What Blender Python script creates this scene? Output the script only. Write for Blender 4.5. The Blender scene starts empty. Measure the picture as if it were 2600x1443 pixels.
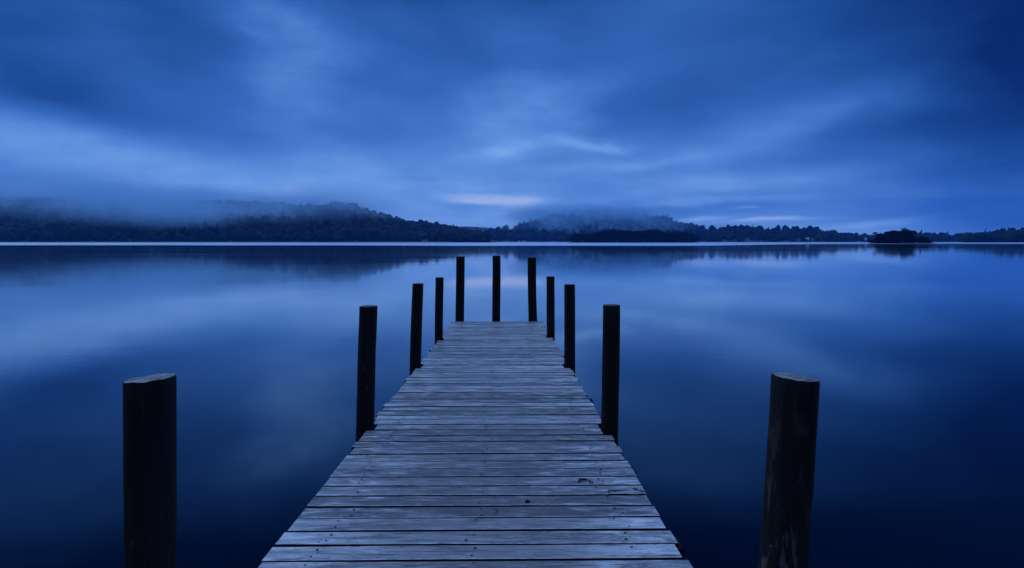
import bpy, math, random
import numpy as np
from mathutils import Matrix, Vector, noise

random.seed(7)
rng = np.random.default_rng(11)
S = bpy.context.scene
C = S.collection
R = math.radians

# ------------------------------------------------------------------ camera
F = 1725.0                                   # focal length in photograph pixels (2600 wide)
PITCH = math.atan((721.5 - 613.0) / F)
YAW = math.atan(20.0 / F)
CAM = Vector((0.1175, 0.0, 2.17))
cam_data = bpy.data.cameras.new('camera')
cam = bpy.data.objects.new('camera', cam_data)
C.objects.link(cam)
cam.location = CAM
cam.rotation_euler = (R(90) - PITCH, 0, -YAW)
cam_data.sensor_width = 36
cam_data.lens = 36 * F / 2600
cam_data.clip_start = 0.05
cam_data.clip_end = 30000
S.camera = cam
VIEW = Matrix.Rotation(-YAW, 3, 'Z') @ Matrix.Rotation(R(90) - PITCH, 3, 'X')
FWD = Vector((math.sin(YAW), math.cos(YAW), 0))

# ------------------------------------------------------------------ light numbers
SUN_EL, SUN_AZ = R(52), R(-55)               # ahead on the left, behind the overcast
SUN_STRENGTH = 0.55
SKY_STRENGTH = 0.1
HAZE_DENSITY = 0.00008

S.view_settings.view_transform = 'Standard'
S.view_settings.look = 'None'
S.view_settings.exposure = 0.0
S.view_settings.gamma = 1.0
S.view_settings.use_curve_mapping = False
S.render.engine = 'CYCLES'
cy = S.cycles
cy.max_bounces = 12
cy.diffuse_bounces = 2
cy.glossy_bounces = 3
cy.transmission_bounces = 2
cy.volume_bounces = 8
cy.transparent_max_bounces = 8
cy.use_denoising = True
try:
    cy.volume_step_rate = 2.0
    cy.volume_max_steps = 96
except Exception:
    pass


def srgb(r, g, b, a=1.0):
    def f(c):
        c /= 255.0
        return c / 12.92 if c <= 0.04045 else ((c + 0.055) / 1.055) ** 2.4
    return (f(r), f(g), f(b), a)


# ------------------------------------------------------------------ node helper
class Nodes:
    def __init__(self, tree):
        self.t = tree
        tree.nodes.clear()

    def n(self, kind, ins=None, **props):
        nd = self.t.nodes.new(kind)
        for k, v in props.items():
            setattr(nd, k, v)
        for k, v in (ins or {}).items():
            self.put(nd, k, v)
        return nd

    def put(self, nd, k, v):
        s = nd.inputs[k]
        if isinstance(v, bpy.types.NodeSocket):
            self.t.links.new(v, s)
        elif isinstance(v, bpy.types.Node):
            self.t.links.new(v.outputs[0], s)
        else:
            s.default_value = v

    def m(self, op, a, b=None, c=None, clamp=False):
        nd = self.n('ShaderNodeMath', operation=op, use_clamp=clamp)
        for i, v in enumerate((a, b, c)):
            if v is not None:
                self.put(nd, i, v)
        return nd.outputs[0]

    def v(self, op, a, b=None, scale=None):
        nd = self.n('ShaderNodeVectorMath', operation=op)
        self.put(nd, 0, a)
        if b is not None:
            self.put(nd, 1, b)
        if scale is not None:
            self.put(nd, 'Scale', scale)
        return nd.outputs['Value'] if op in ('LENGTH', 'DOT_PRODUCT', 'DISTANCE') else nd.outputs[0]

    def noise(self, vec, scale=1.0, detail=3.0, rough=0.5, dist=0.0, col=False):
        nd = self.n('ShaderNodeTexNoise', {'Vector': vec, 'Scale': scale, 'Detail': detail, 'Roughness': rough, 'Distortion': dist})
        return nd.outputs[1 if col else 0]

    def ramp(self, fac, stops, interp='LINEAR'):
        nd = self.n('ShaderNodeValToRGB', {'Fac': fac})
        nd.color_ramp.interpolation = interp
        e = nd.color_ramp.elements
        while len(e) < len(stops):
            e.new(0.5)
        for el, (p, c) in zip(e, stops):
            el.position = p
            el.color = c if len(c) == 4 else (*c, 1)
        return nd.outputs[0]

    def rng(self, v, a, b, c=0.0, d=1.0, smooth=True):
        nd = self.n('ShaderNodeMapRange', {0: v, 1: a, 2: b, 3: c, 4: d}, interpolation_type='SMOOTHSTEP' if smooth else 'LINEAR')
        return nd.outputs[0]

    def mix(self, f, a, b):
        nd = self.n('ShaderNodeMix', data_type='RGBA')
        self.put(nd, 0, f)
        self.put(nd, 6, a)
        self.put(nd, 7, b)
        return nd.outputs[2]

    def mapping(self, vec, loc=(0, 0, 0), rot=(0, 0, 0), sc=(1, 1, 1), kind='POINT'):
        return self.n('ShaderNodeMapping', {'Vector': vec, 'Location': loc, 'Rotation': rot, 'Scale': sc}, vector_type=kind).outputs[0]


# ------------------------------------------------------------------ world: blue-hour overcast
def build_world():
    w = bpy.data.worlds.new('World')
    S.world = w
    w.use_nodes = True
    N = Nodes(w.node_tree)
    d = N.n('ShaderNodeTexCoord').outputs['Generated']
    sep = N.n('ShaderNodeSeparateXYZ', {0: d})
    x, y, z = sep.outputs
    az = N.m('ARCTAN2', x, y)
    el = N.m('ARCSINE', z)
    P = N.n('ShaderNodeCombineXYZ', {0: az, 1: el}).outputs[0]
    # cloud deck seen in perspective: flat layer at a fixed height
    zz = N.m('ADD', N.m('MAXIMUM', z, 0.0), 0.10)
    plane = N.n('ShaderNodeCombineXYZ', {0: N.m('DIVIDE', x, zz), 1: N.m('DIVIDE', y, zz)}).outputs[0]
    # the deck drifts, so its streaks run along the wind
    wind = N.mapping(plane, rot=(0, 0, R(12)), sc=(1.0, 0.85, 1.0))
    n1 = N.noise(wind, 0.55, 4.0, 0.5, 0.2)
    n2 = N.noise(wind, 1.5, 5.0, 0.55, 0.1)
    streak = N.noise(N.mapping(P, sc=(3.2, 26.0, 1.0)), 1.0, 4.0, 0.55, 0.3)
    puff = N.noise(N.mapping(P, rot=(0, 0, R(-8)), sc=(3.8, 10.0, 1.0)), 1.0, 5.0, 0.5, 0.2)
    puff2 = N.noise(N.mapping(P, rot=(0, 0, R(10)), sc=(13.0, 34.0, 1.0)), 1.0, 5.0, 0.6, 0.2)
    # domain warp
    wv = N.noise(N.mapping(P, sc=(3.0, 7.0, 1.0)), 1.6, 4.0, 0.5, 0.0, col=True)
    off = N.v('MULTIPLY', N.v('SUBTRACT', wv, (0.5, 0.5, 0.5)), (0.20, 0.07, 0.0))
    lowel = N.rng(el, 0.0, 0.25, 0.25, 1.0, smooth=False)
    Pw = N.v('ADD', P, N.v('SCALE', off, scale=lowel))

    t = N.m('ADD', 0.375, N.m('MULTIPLY', 0.34, N.m('EXPONENT', N.m('MULTIPLY', N.m('MAXIMUM', el, 0.0), -6.0))))
    t = N.m('SUBTRACT', t, N.rng(el, R(17), R(25), 0.0, 0.40))
    t = N.m('SUBTRACT', t, N.rng(el, R(7), R(19), 0.0, 0.08))
    t = N.m('ADD', t, N.m('MULTIPLY', N.m('SUBTRACT', n1, 0.5), 0.12))
    t = N.m('ADD', t, N.m('MULTIPLY', N.m('SUBTRACT', n2, 0.5), 0.08))
    t = N.m('ADD', t, N.m('MULTIPLY', N.m('SUBTRACT', puff, 0.5), 0.34))
    t = N.m('ADD', t, N.m('MULTIPLY', N.m('SUBTRACT', puff2, 0.5), 0.07))
    low = N.rng(el, 0.015, 0.16, 1.0, 0.0)
    t = N.m('ADD', t, N.m('MULTIPLY', N.m('MULTIPLY', N.m('SUBTRACT', streak, 0.5), 0.55), low))
    # cloud masses and breaks of this evening: (azimuth, elevation) from the picture, half sizes, tilt, strength
    masses = [
        (777, 101, 300, 150, -40, .13), (707, 252, 300, 120, -25, .10), (404, 410, 640, 130, -6, .15), (150, 370, 330, 100, -14, .07),
        (640, 474, 480, 80, 0, .02), (1325, 278, 240, 150, 10, .18), (1477, 363, 150, 26, -10, .22), (1535, 379, 80, 20, -8, .10),
        (1290, 380, 190, 26, 10, .14), (1600, 425, 240, 24, 2, .08), (1956, 328, 420, 80, 16, .09), (1971, 457, 380, 50, 4, .09), (1729, 484, 300, 50, 5, .09),
        (1769, 515, 360, 18, 2, .16), (1225, 503, 210, 18, 0, .22), (1195, 512, 110, 9, 0, .20), (1330, 512, 120, 14, 3, .2), (1890, 532, 55, 7, 2, .2),
        (1774, 555, 140, 11, 2, .24), (1971, 558, 190, 9, 2, .24), (2223, 562, 150, 15, 6, .20), (1250, 565, 430, 90, 0, .16),
        (1060, 480, 760, 130, -2, .16), (1650, 420, 300, 50, 6, .05), (1420, 390, 420, 70, 0, .08), (1050, 380, 260, 60, -10, .05),
        (530, 116, 300, 150, -25, -.13), (328, 300, 520, 110, -14, -.17), (520, 205, 260, 90, -25, -.06),
        (1135, 101, 260, 140, -30, -.08), (974, 242, 240, 110, -25, -.05), (1855, 111, 460, 160, 15, -.10), (1754, 252, 380, 110, 10, -.12),
        (2107, 212, 380, 70, 15, -.05), (2234, 353, 420, 80, 10, -.10), 
        (2300, 520, 420, 60, 4, -.05), (1400, 410, 160, 26, 4, -.05), (900, 340, 300, 60, -12, -.07),
    ]
    ragged = N.rng(N.m('ADD', N.m('MULTIPLY', puff, 0.5), N.m('MULTIPLY', puff2, 0.5)), 0.3, 0.7, 0.65, 1.35)
    tb = 0.0
    for (px, py, hx, hy, rot, amp) in masses:
        a0 = math.atan((px - 1300) / F) + YAW
        e0 = math.atan((613 - py) / F * math.cos(a0))
        g = N.mapping(Pw, (a0, e0, 0), (0, 0, R(rot)), (hx / F, hy / F, 1), 'TEXTURE')
        b = N.n('ShaderNodeTexGradient', {'Vector': g}, gradient_type='SPHERICAL').outputs[1]
        b = N.rng(b, 0.0, 1.0, 0.0, amp)
        tb = N.m('ADD', tb, b)
    t = N.m('ADD', t, N.m('MULTIPLY', tb, N.m('MULTIPLY', ragged, 0.92)))
    for (px, py, hx, hy, amp) in ((2660, 40, 640, 560, -.36), (2680, 420, 420, 520, -.16), (20, 90, 520, 380, -.17)):
        a0 = math.atan((px - 1300) / F) + YAW
        g = N.mapping(P, (a0, math.atan((613 - py) / F * math.cos(a0)), 0), (0, 0, 0), (hx / F, hy / F, 1), 'TEXTURE')
        b = N.n('ShaderNodeTexGradient', {'Vector': g}, gradient_type='SPHERICAL').outputs[1]
        t = N.m('ADD', t, N.rng(b, 0.0, 1.0, 0.0, amp))
    cl = N.ramp(t, [(0.0, srgb(4, 32, 90)), (0.2, srgb(26, 69, 138)), (0.4, srgb(52, 102, 180)), (0.6, srgb(88, 139, 214)),
                    (0.8, srgb(122, 170, 236)), (1.0, srgb(178, 202, 247))])
    # overhead sky, out of view, brightened to light the deck and low cloud
    over = N.rng(el, R(31), R(46))
    cl = N.mix(over, cl, (0.38, 0.74, 1.72, 1))
    # unseen sky behind the camera dimmed to keep posts and plank gaps dark
    cl = N.v('SCALE', cl, scale=N.rng(y, -0.6, 0.15, 0.42, 1.0))
    sky = N.n('ShaderNodeTexSky', sky_type='NISHITA')
    sky.sun_disc = False
    sky.sun_elevation = SUN_EL
    sky.sun_rotation = SUN_AZ
    sk = N.v('MULTIPLY', sky.outputs[0], (0.006, 0.010, 0.016))
    col = N.v('ADD', N.v('SCALE', cl, scale=1.0 / SKY_STRENGTH), sk)
    bg = N.n('ShaderNodeBackground', {'Color': col, 'Strength': SKY_STRENGTH})
    N.n('ShaderNodeOutputWorld', {'Surface': bg})


build_world()
sun_data = bpy.data.lights.new('sun', 'SUN')
sun_data.energy = SUN_STRENGTH
sun_data.angle = R(40)
sun_data.color = (0.60, 0.80, 1.0)
sun = bpy.data.objects.new('sun', sun_data)
C.objects.link(sun)
sd = Vector((math.sin(SUN_AZ) * math.cos(SUN_EL), math.cos(SUN_AZ) * math.cos(SUN_EL), math.sin(SUN_EL)))
sun.rotation_euler = sd.to_track_quat('Z', 'Y').to_euler()


# ------------------------------------------------------------------ geometry helpers
def at(px, py, depth):
    """A point of the place: photograph direction (px, py), at a horizontal distance ahead in metres."""
    v = VIEW @ Vector(((px - 1300) / F, (721.5 - py) / F, -1))
    return CAM + v * (depth / v.dot(FWD))


def material(name):
    m = bpy.data.materials.new(name)
    m.use_nodes = True
    return m, Nodes(m.node_tree)


def finish(N, **ins):
    bsdf = N.n('ShaderNodeBsdfPrincipled', {k.replace('_', ' '): v for k, v in ins.items()})
    N.n('ShaderNodeOutputMaterial', {'Surface': bsdf})
    return bsdf


def mesh_obj(name, verts, faces, mats, parent=None, mat_idx=None, smooth=False):
    me = bpy.data.meshes.new(name)
    me.from_pydata([tuple(v) for v in verts], [], [tuple(f) for f in faces])
    for m in (mats if isinstance(mats, (list, tuple)) else [mats]):
        me.materials.append(m)
    if mat_idx is not None:
        me.polygons.foreach_set('material_index', list(mat_idx))
    if smooth:
        me.polygons.foreach_set('use_smooth', [True] * len(me.polygons))
    me.update()
    o = bpy.data.objects.new(name, me)
    C.objects.link(o)
    if parent:
        o.parent = parent
    return o


def np_mesh(name, V, Fq, mats, idx=None, smooth=False):
    """V (n,3) array, Fq (m,k) array of equal-sided faces."""
    me = bpy.data.meshes.new(name)
    n, (m, k) = len(V), Fq.shape
    me.vertices.add(n)
    me.vertices.foreach_set('co', np.ascontiguousarray(V, np.float32).ravel())
    me.loops.add(m * k)
    me.loops.foreach_set('vertex_index', np.ascontiguousarray(Fq, np.int32).ravel())
    me.polygons.add(m)
    me.polygons.foreach_set('loop_start', np.arange(0, m * k, k, dtype=np.int32))
    for mt in (mats if isinstance(mats, (list, tuple)) else [mats]):
        me.materials.append(mt)
    if idx is not None:
        me.polygons.foreach_set('material_index', np.ascontiguousarray(idx, np.int32))
    if smooth:
        me.polygons.foreach_set('use_smooth', np.ones(m, bool))
    me.update(calc_edges=True)
    me.validate()
    return me


def link(name, me, parent=None):
    o = bpy.data.objects.new(name, me)
    C.objects.link(o)
    if parent:
        o.parent = parent
    return o


def tag(o, label=None, cat=None, group=None, kind=None):
    for k, v in (('label', label), ('category', cat), ('group', group), ('kind', kind)):
        if v:
            o[k] = v
    return o


def empty(name, loc):
    o = bpy.data.objects.new(name, None)
    o.empty_display_size = 0.3
    C.objects.link(o)
    o.location = loc
    return o


def box(V, Fc, x0, x1, y0, y1, z0, z1):
    b = len(V)
    V += [(x0, y0, z0), (x1, y0, z0), (x1, y1, z0), (x0, y1, z0), (x0, y0, z1), (x1, y0, z1), (x1, y1, z1), (x0, y1, z1)]
    Fc += [(b, b + 3, b + 2, b + 1), (b + 4, b + 5, b + 6, b + 7), (b, b + 1, b + 5, b + 4), (b + 1, b + 2, b + 6, b + 5), (b + 2, b + 3, b + 7, b + 6), (b + 3, b, b + 4, b + 7)]


def tube(V, Fc, pts, radii, seg=8, cap=True):
    pts = [Vector(p) for p in pts]
    b = len(V)
    for i, p in enumerate(pts):
        d = (pts[min(i + 1, len(pts) - 1)] - pts[max(i - 1, 0)]).normalized()
        a = d.orthogonal().normalized()
        c = d.cross(a)
        for k in range(seg):
            th = 2 * math.pi * k / seg
            V.append(tuple(p + (a * math.cos(th) + c * math.sin(th)) * radii[i]))
    for i in range(len(pts) - 1):
        for k in range(seg):
            k2 = (k + 1) % seg
            Fc.append((b + i * seg + k, b + i * seg + k2, b + (i + 1) * seg + k2, b + (i + 1) * seg + k))
    if cap:
        Fc.append(tuple(b + k for k in reversed(range(seg))))
        Fc.append(tuple(b + (len(pts) - 1) * seg + k for k in range(seg)))


# ------------------------------------------------------------------ materials
def mat_water():
    m, N = material('lake_water')
    pos = N.n('ShaderNodeNewGeometry').outputs['Position']
    sp = N.n('ShaderNodeSeparateXYZ', {0: pos})
    x, y = sp.outputs[0], sp.outputs[1]
    # a breeze ruffles the far water; its near edge wanders
    edge = N.noise(N.mapping(pos, sc=(0.0045, 0.0006, 1)), 1.0, 2.0, 0.5)
    start = N.m('ADD', N.m('MULTIPLY', N.m('SUBTRACT', edge, 0.5), 240.0), N.rng(x, 60.0, 260.0, 345.0, 530.0))
    ruff = N.rng(N.m('SUBTRACT', y, start), 0.0, 14.0)
    lanes = N.noise(N.mapping(pos, sc=(0.0011, 0.006, 1)), 1.0, 3.0, 0.6)
    ruff = N.m('MULTIPLY', ruff, N.rng(lanes, 0.30, 0.5, 0.6, 1.0))
    lane2 = N.noise(N.mapping(pos, sc=(0.01, 0.06, 1)), 1.0, 3.0, 0.6)
    calm = N.rng(lane2, 0.35, 0.7, 0.030, 0.055)
    rough = N.m('ADD', calm, N.m('MULTIPLY', ruff, 0.28))
    r1 = N.noise(N.mapping(pos, sc=(0.5, 1.6, 1)), 1.0, 3.0, 0.5)
    r2 = N.noise(N.mapping(pos, sc=(0.08, 0.3, 1)), 1.0, 2.0, 0.5)
    h = N.m('ADD', N.m('MULTIPLY', r1, 0.004), N.m('MULTIPLY', r2, 0.012))
    bump = N.n('ShaderNodeBump', {'Height': h, 'Strength': 0.25, 'Distance': 1.0}).outputs[0]
    body = N.n('ShaderNodeBsdfPrincipled', {'Base Color': (0.0003, 0.003, 0.008, 1), 'Roughness': rough, 'IOR': N.m('ADD', 1.35, N.m('MULTIPLY', ruff, 2.6)), 'Normal': bump})
    # the still skin of the lake mirrors almost fully at a glancing view
    face = N.n('ShaderNodeLayerWeight', {'Blend': 0.5}).outputs['Facing']
    mirror = N.n('ShaderNodeBsdfGlossy', {'Color': (0.93, 0.95, 0.97, 1), 'Roughness': rough, 'Normal': bump})
    mx = N.n('ShaderNodeMixShader', {0: N.m('POWER', face, 7.5), 1: body, 2: mirror})
    N.n('ShaderNodeOutputMaterial', {'Surface': mx})
    return m


def mat_deck():
    m, N = material('weathered_planks')
    geo = N.n('ShaderNodeNewGeometry')
    pos, rnd = geo.outputs['Position'], geo.outputs['Random Per Island']
    shift = N.v('ADD', pos, N.v('SCALE', (13.1, 0.0, 7.7), scale=N.m('MULTIPLY', rnd, 40.0)))
    grain = N.noise(N.mapping(shift, sc=(4.0, 34.0, 8.0)), 1.0, 6.0, 0.65, 0.7)
    blot = N.noise(N.mapping(shift, sc=(5.0, 14.0, 3.0)), 1.0, 4.0, 0.6, 0.8)
    big = N.noise(N.mapping(shift, sc=(1.1, 1.6, 1.0)), 1.0, 3.0, 0.55)
    flake = N.noise(N.mapping(shift, sc=(14.0, 48.0, 3.0)), 1.0, 4.0, 0.7, 1.8)
    col = N.mix(rnd, srgb(78, 75, 76), srgb(214, 209, 205))
    col = N.mix(N.rng(big, 0.3, 0.7, 0.0, 0.7), col, srgb(110, 102, 98))
    col = N.mix(N.rng(blot, 0.45, 0.7, 0.0, 0.7), col, srgb(230, 226, 222))
    col = N.mix(N.rng(blot, 0.45, 0.25, 0.0, 0.75), col, srgb(46, 41, 39))
    col = N.mix(N.rng(grain, 0.45, 0.7, 0.0, 0.75), col, srgb(38, 33, 31))
    crack = N.noise(N.mapping(shift, sc=(2.6, 62.0, 3.0)), 1.0, 3.0, 0.55, 0.4)
    cr = N.m('MULTIPLY', N.rng(crack, 0.60, 0.66), N.rng(blot, 0.42, 0.55))
    col = N.mix(N.m('MULTIPLY', cr, 0.85), col, (0.02, 0.018, 0.018, 1))
    col = N.mix(N.rng(flake, 0.58, 0.70, 0.0, 0.6), col, srgb(225, 220, 214))
    col = N.mix(N.rng(flake, 0.42, 0.30, 0.0, 0.75), col, srgb(50, 46, 48))
    speck = N.noise(N.mapping(shift, sc=(38.0, 85.0, 9.0)), 1.0, 2.0, 0.5, 0.6)
    col = N.mix(N.m('MULTIPLY', N.rng(speck, 0.63, 0.69), N.rng(big, 0.35, 0.6, 0.25, 0.9)), col, (0.02, 0.018, 0.018, 1))
    damp = N.noise(N.mapping(shift, sc=(1.6, 6.0, 1.0)), 1.0, 4.0, 0.6, 0.5)
    col = N.mix(N.rng(damp, 0.52, 0.68, 0.0, 0.55), col, srgb(62, 60, 62))
    vor = N.n('ShaderNodeTexVoronoi', {'Vector': N.mapping(shift, sc=(5.0, 8.0, 3.0)), 'Scale': 1.0, 'Randomness': 1.0})
    kd = N.m('MULTIPLY', N.rng(vor.outputs['Distance'], 0.13, 0.06), N.m('GREATER_THAN', N.n('ShaderNodeSeparateColor', {0: vor.outputs['Color']}).outputs[0], 0.5))
    col = N.mix(N.m('MULTIPLY', kd, 0.9), col, (0.025, 0.02, 0.02, 1))
    # the middle is trodden: browner and duller than the silvered ends
    px_ = N.n('ShaderNodeSeparateXYZ', {0: pos}).outputs[0]
    mid = N.m('ADD', N.m('ABSOLUTE', px_), N.m('MULTIPLY', N.m('SUBTRACT', big, 0.5), 0.5))
    tread_and_shade = N.rng(mid, 0.22, 0.78, 1.0, 0.0)
    py_ = N.n('ShaderNodeSeparateXYZ', {0: pos}).outputs[1]
    tread_and_shade = N.m('MULTIPLY', tread_and_shade, N.rng(py_, 8.0, 3.0, 0.25, 1.0))  # stronger close up: near dimness and far sheen put into the colour
    col = N.mix(N.m('MULTIPLY', tread_and_shade, 0.62), col, N.mix(grain, srgb(84, 70, 66), srgb(48, 40, 38)))
    rough = N.m('ADD', N.rng(blot, 0.3, 0.7, 0.32, 0.50), N.m('MULTIPLY', tread_and_shade, 0.10))
    h = N.m('ADD', N.m('MULTIPLY', grain, 0.5), N.m('ADD', N.m('MULTIPLY', blot, 0.5), N.m('MULTIPLY', flake, 0.5)))
    h = N.m('SUBTRACT', h, N.m('MULTIPLY', cr, 1.0))
    bump = N.n('ShaderNodeBump', {'Height': h, 'Strength': 1.0, 'Distance': 0.005}).outputs[0]
    finish(N, Base_Color=col, Roughness=rough, Normal=bump, Specular_IOR_Level=0.75)
    return m


def mat_post(name, amount, pale_k):
    m, N = material(name)
    tc = N.n('ShaderNodeTexCoord').outputs['Object']
    z = N.n('ShaderNodeSeparateXYZ', {0: tc}).outputs[2]
    fib = N.noise(N.mapping(tc, sc=(30, 30, 2.2)), 1.0, 5.0, 0.6, 0.5)
    pat = N.noise(N.mapping(tc, sc=(26, 26, 7.0)), 1.0, 5.0, 0.66, 0.6)
    col = N.mix(fib, (0.004, 0.0035, 0.004, 1), (0.030, 0.027, 0.026, 1))
    peel = N.m('MULTIPLY', N.rng(pat, 0.60 - amount, 0.68 - amount), N.rng(z, 2.75, 2.2, 0.2, 1.0))
    pale = N.mix(fib, (0.05 * pale_k, 0.042 * pale_k, 0.04 * pale_k, 1), (0.20 * pale_k, 0.17 * pale_k, 0.16 * pale_k, 1))
    col = N.mix(peel, col, pale)
    h = N.m('ADD', fib, N.m('MULTIPLY', peel, -0.7))
    bump = N.n('ShaderNodeBump', {'Height': h, 'Strength': 0.8, 'Distance': 0.006}).outputs[0]
    finish(N, Base_Color=col, Roughness=0.9, Normal=bump, Specular_IOR_Level=0.08)
    return m


def mat_sawn(name, k):
    m, N = material(name)
    tc = N.n('ShaderNodeTexCoord').outputs['Object']
    st = N.noise(N.mapping(tc, rot=(0, 0, R(28)), sc=(10, 55, 10)), 1.0, 5.0, 0.65, 1.4)
    bl = N.noise(tc, 22.0, 4.0, 0.6, 0.6)
    col = N.mix(N.rng(st, 0.35, 0.65), (0.04 * k, 0.036 * k, 0.036 * k, 1), (0.36 * k, 0.345 * k, 0.33 * k, 1))
    col = N.mix(N.rng(bl, 0.45, 0.7, 0.0, 0.7), col, (0.04, 0.04, 0.04, 1))
    bump = N.n('ShaderNodeBump', {'Height': st, 'Strength': 0.8, 'Distance': 0.006}).outputs[0]
    finish(N, Base_Color=col, Roughness=0.55, Normal=bump)
    return m


def mat_plain(name, c0, c1, scale=1.0, rough=0.8, spec=0.3):
    m, N = material(name)
    pos = N.n('ShaderNodeNewGeometry').outputs['Position']
    n = N.noise(pos, scale, 4.0, 0.6)
    finish(N, Base_Color=N.mix(N.rng(n, 0.3, 0.7), (*c0, 1), (*c1, 1)), Roughness=rough, Specular_IOR_Level=spec)
    return m


def mat_foliage(name, c0, c1, scale):
    m, N = material(name)
    geo = N.n('ShaderNodeNewGeometry')
    n = N.noise(geo.outputs['Position'], scale, 3.0, 0.6)
    f = N.m('MULTIPLY', N.m('ADD', N.rng(n, 0.3, 0.7), geo.outputs['Random Per Island']), 0.5)
    finish(N, Base_Color=N.mix(f, (*c0, 1), (*c1, 1)), Roughness=0.85, Specular_IOR_Level=0.1)
    return m


M_WATER = mat_water()
M_DECK = mat_deck()
M_POST = mat_post('dark_weathered_timber', 0.0, 0.5)
M_POST_PEELED = mat_post('peeling_timber', 0.065, 0.75)
M_SAWN = mat_sawn('sawn_end_grain', 1.0)
M_SAWN_DARK = mat_sawn('darkened_end_grain', 0.22)
M_BEAM = mat_plain('wet_beam_and_gap_shade', (0.005, 0.005, 0.005), (0.014, 0.013, 0.013), 9.0, 0.9, 0.1)  # beams, and plank sides blackened to paint shade into the gaps
M_EDGE = mat_plain('plank_edge_highlight', (0.16, 0.155, 0.15), (0.55, 0.53, 0.51), 14.0, 0.45, 0.6)  # pale strip painting a highlight along each plank's near edge
M_NAIL = mat_plain('rusty_nail_head', (0.010, 0.008, 0.008), (0.03, 0.02, 0.018), 60.0, 0.6)
M_TWIG = mat_plain('dry_dark_twig', (0.012, 0.010, 0.010), (0.035, 0.028, 0.025), 70.0)
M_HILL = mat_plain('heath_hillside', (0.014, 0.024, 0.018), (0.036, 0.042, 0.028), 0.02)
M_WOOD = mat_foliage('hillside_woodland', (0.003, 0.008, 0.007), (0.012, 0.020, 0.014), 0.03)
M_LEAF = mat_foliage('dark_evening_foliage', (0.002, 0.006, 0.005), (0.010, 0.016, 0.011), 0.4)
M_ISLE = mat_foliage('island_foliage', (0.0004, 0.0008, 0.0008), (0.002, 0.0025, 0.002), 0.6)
M_BARK = mat_plain('tree_bark', (0.02, 0.018, 0.016), (0.05, 0.042, 0.036), 1.5)
M_GRAVEL = mat_plain('shore_gravel', (0.05, 0.055, 0.04), (0.13, 0.12, 0.09), 0.15)
M_BANK = mat_plain('dark_bank_soil', (0.012, 0.014, 0.008), (0.035, 0.035, 0.02), 0.3)
M_WHITE = mat_plain('white_render', (0.74, 0.74, 0.72), (0.82, 0.82, 0.80), 0.8)
M_SLATE = mat_plain('slate_roof', (0.06, 0.06, 0.065), (0.10, 0.10, 0.11), 2.0)
M_PALE_ROOF = mat_plain('pale_roof', (0.45, 0.45, 0.45), (0.6, 0.6, 0.6), 1.0)
M_GLASS = mat_plain('dark_window_glass', (0.01, 0.012, 0.015), (0.02, 0.02, 0.025), 1.0, 0.1, 0.5)

# ------------------------------------------------------------------ water sheet to the horizon
V, Fc = [], []
W = 4300.0
o = mesh_obj('lake_water', [(-W, -600, 0), (W, -600, 0), (W, 6200, 0), (-W, 6200, 0)], [(0, 1, 2, 3)], M_WATER)
tag(o, kind='structure')


# ------------------------------------------------------------------ hills
def interp(pts, x):
    xs, ys = zip(*pts)
    return float(np.interp(x, xs, ys))


class Hill:
    """Terrain that climbs from a shoreline to a crest whose outline is the photographed one, and falls behind."""
    def __init__(self, pts, ds, dr, rough=6.0, power=1.0, canopy=8.0, back=0.5):
        self.pts, self.ds, self.dr, self.rough, self.power, self.canopy, self.back = pts, ds, dr, rough, power, canopy, back

    def shore(self, px):
        return self.ds * (1 + 0.03 * math.sin(px * 0.011 + self.dr) + 0.015 * math.sin(px * 0.037))

    def point(self, px, t):
        ds = self.shore(px)
        crest = at(px, interp(self.pts, px), self.dr)
        h = max(crest.z - self.canopy, 0.5)
        if t <= 1:
            d = ds + t * (self.dr - ds)
            z = h * (t ** self.power)
        else:
            d = self.dr + (t - 1) * (self.dr - ds) * 1.4
            z = h * max(0.0, 1 - (t - 1) * self.back)
        p = at(px, 613, d)
        k = min(1.0, max(0.0, t) * 2.5) * (1.0 if t < 0.8 else 0.35)
        z += self.rough * k * noise.fractal(Vector((p.x * 0.006, p.y * 0.006, self.dr)), 1.0, 2.1, 4)
        return Vector((p.x, p.y, z - 1.5 * (t < 0.02)))

    def build(self, name, step=8, rows=26):
        x0, x1 = self.pts[0][0], self.pts[-1][0]
        cols = int((x1 - x0) / step) + 1
        V, Fq = [], []
        ts = [i / (rows - 7) for i in range(rows - 6)] + [1.1, 1.25, 1.5, 1.8, 2.1, 2.4]
        for i in range(cols):
            px = x0 + (x1 - x0) * i / (cols - 1)
            for t in ts:
                V.append(self.point(px, t))
        n = len(ts)
        for i in range(cols - 1):
            for j in range(n - 1):
                Fq.append((i * n + j, (i + 1) * n + j, (i + 1) * n + j + 1, i * n + j + 1))
        me = np_mesh(name, np.array([tuple(v) for v in V]), np.array(Fq), M_HILL, smooth=True)
        return tag(link(name, me), kind='structure')


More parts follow.
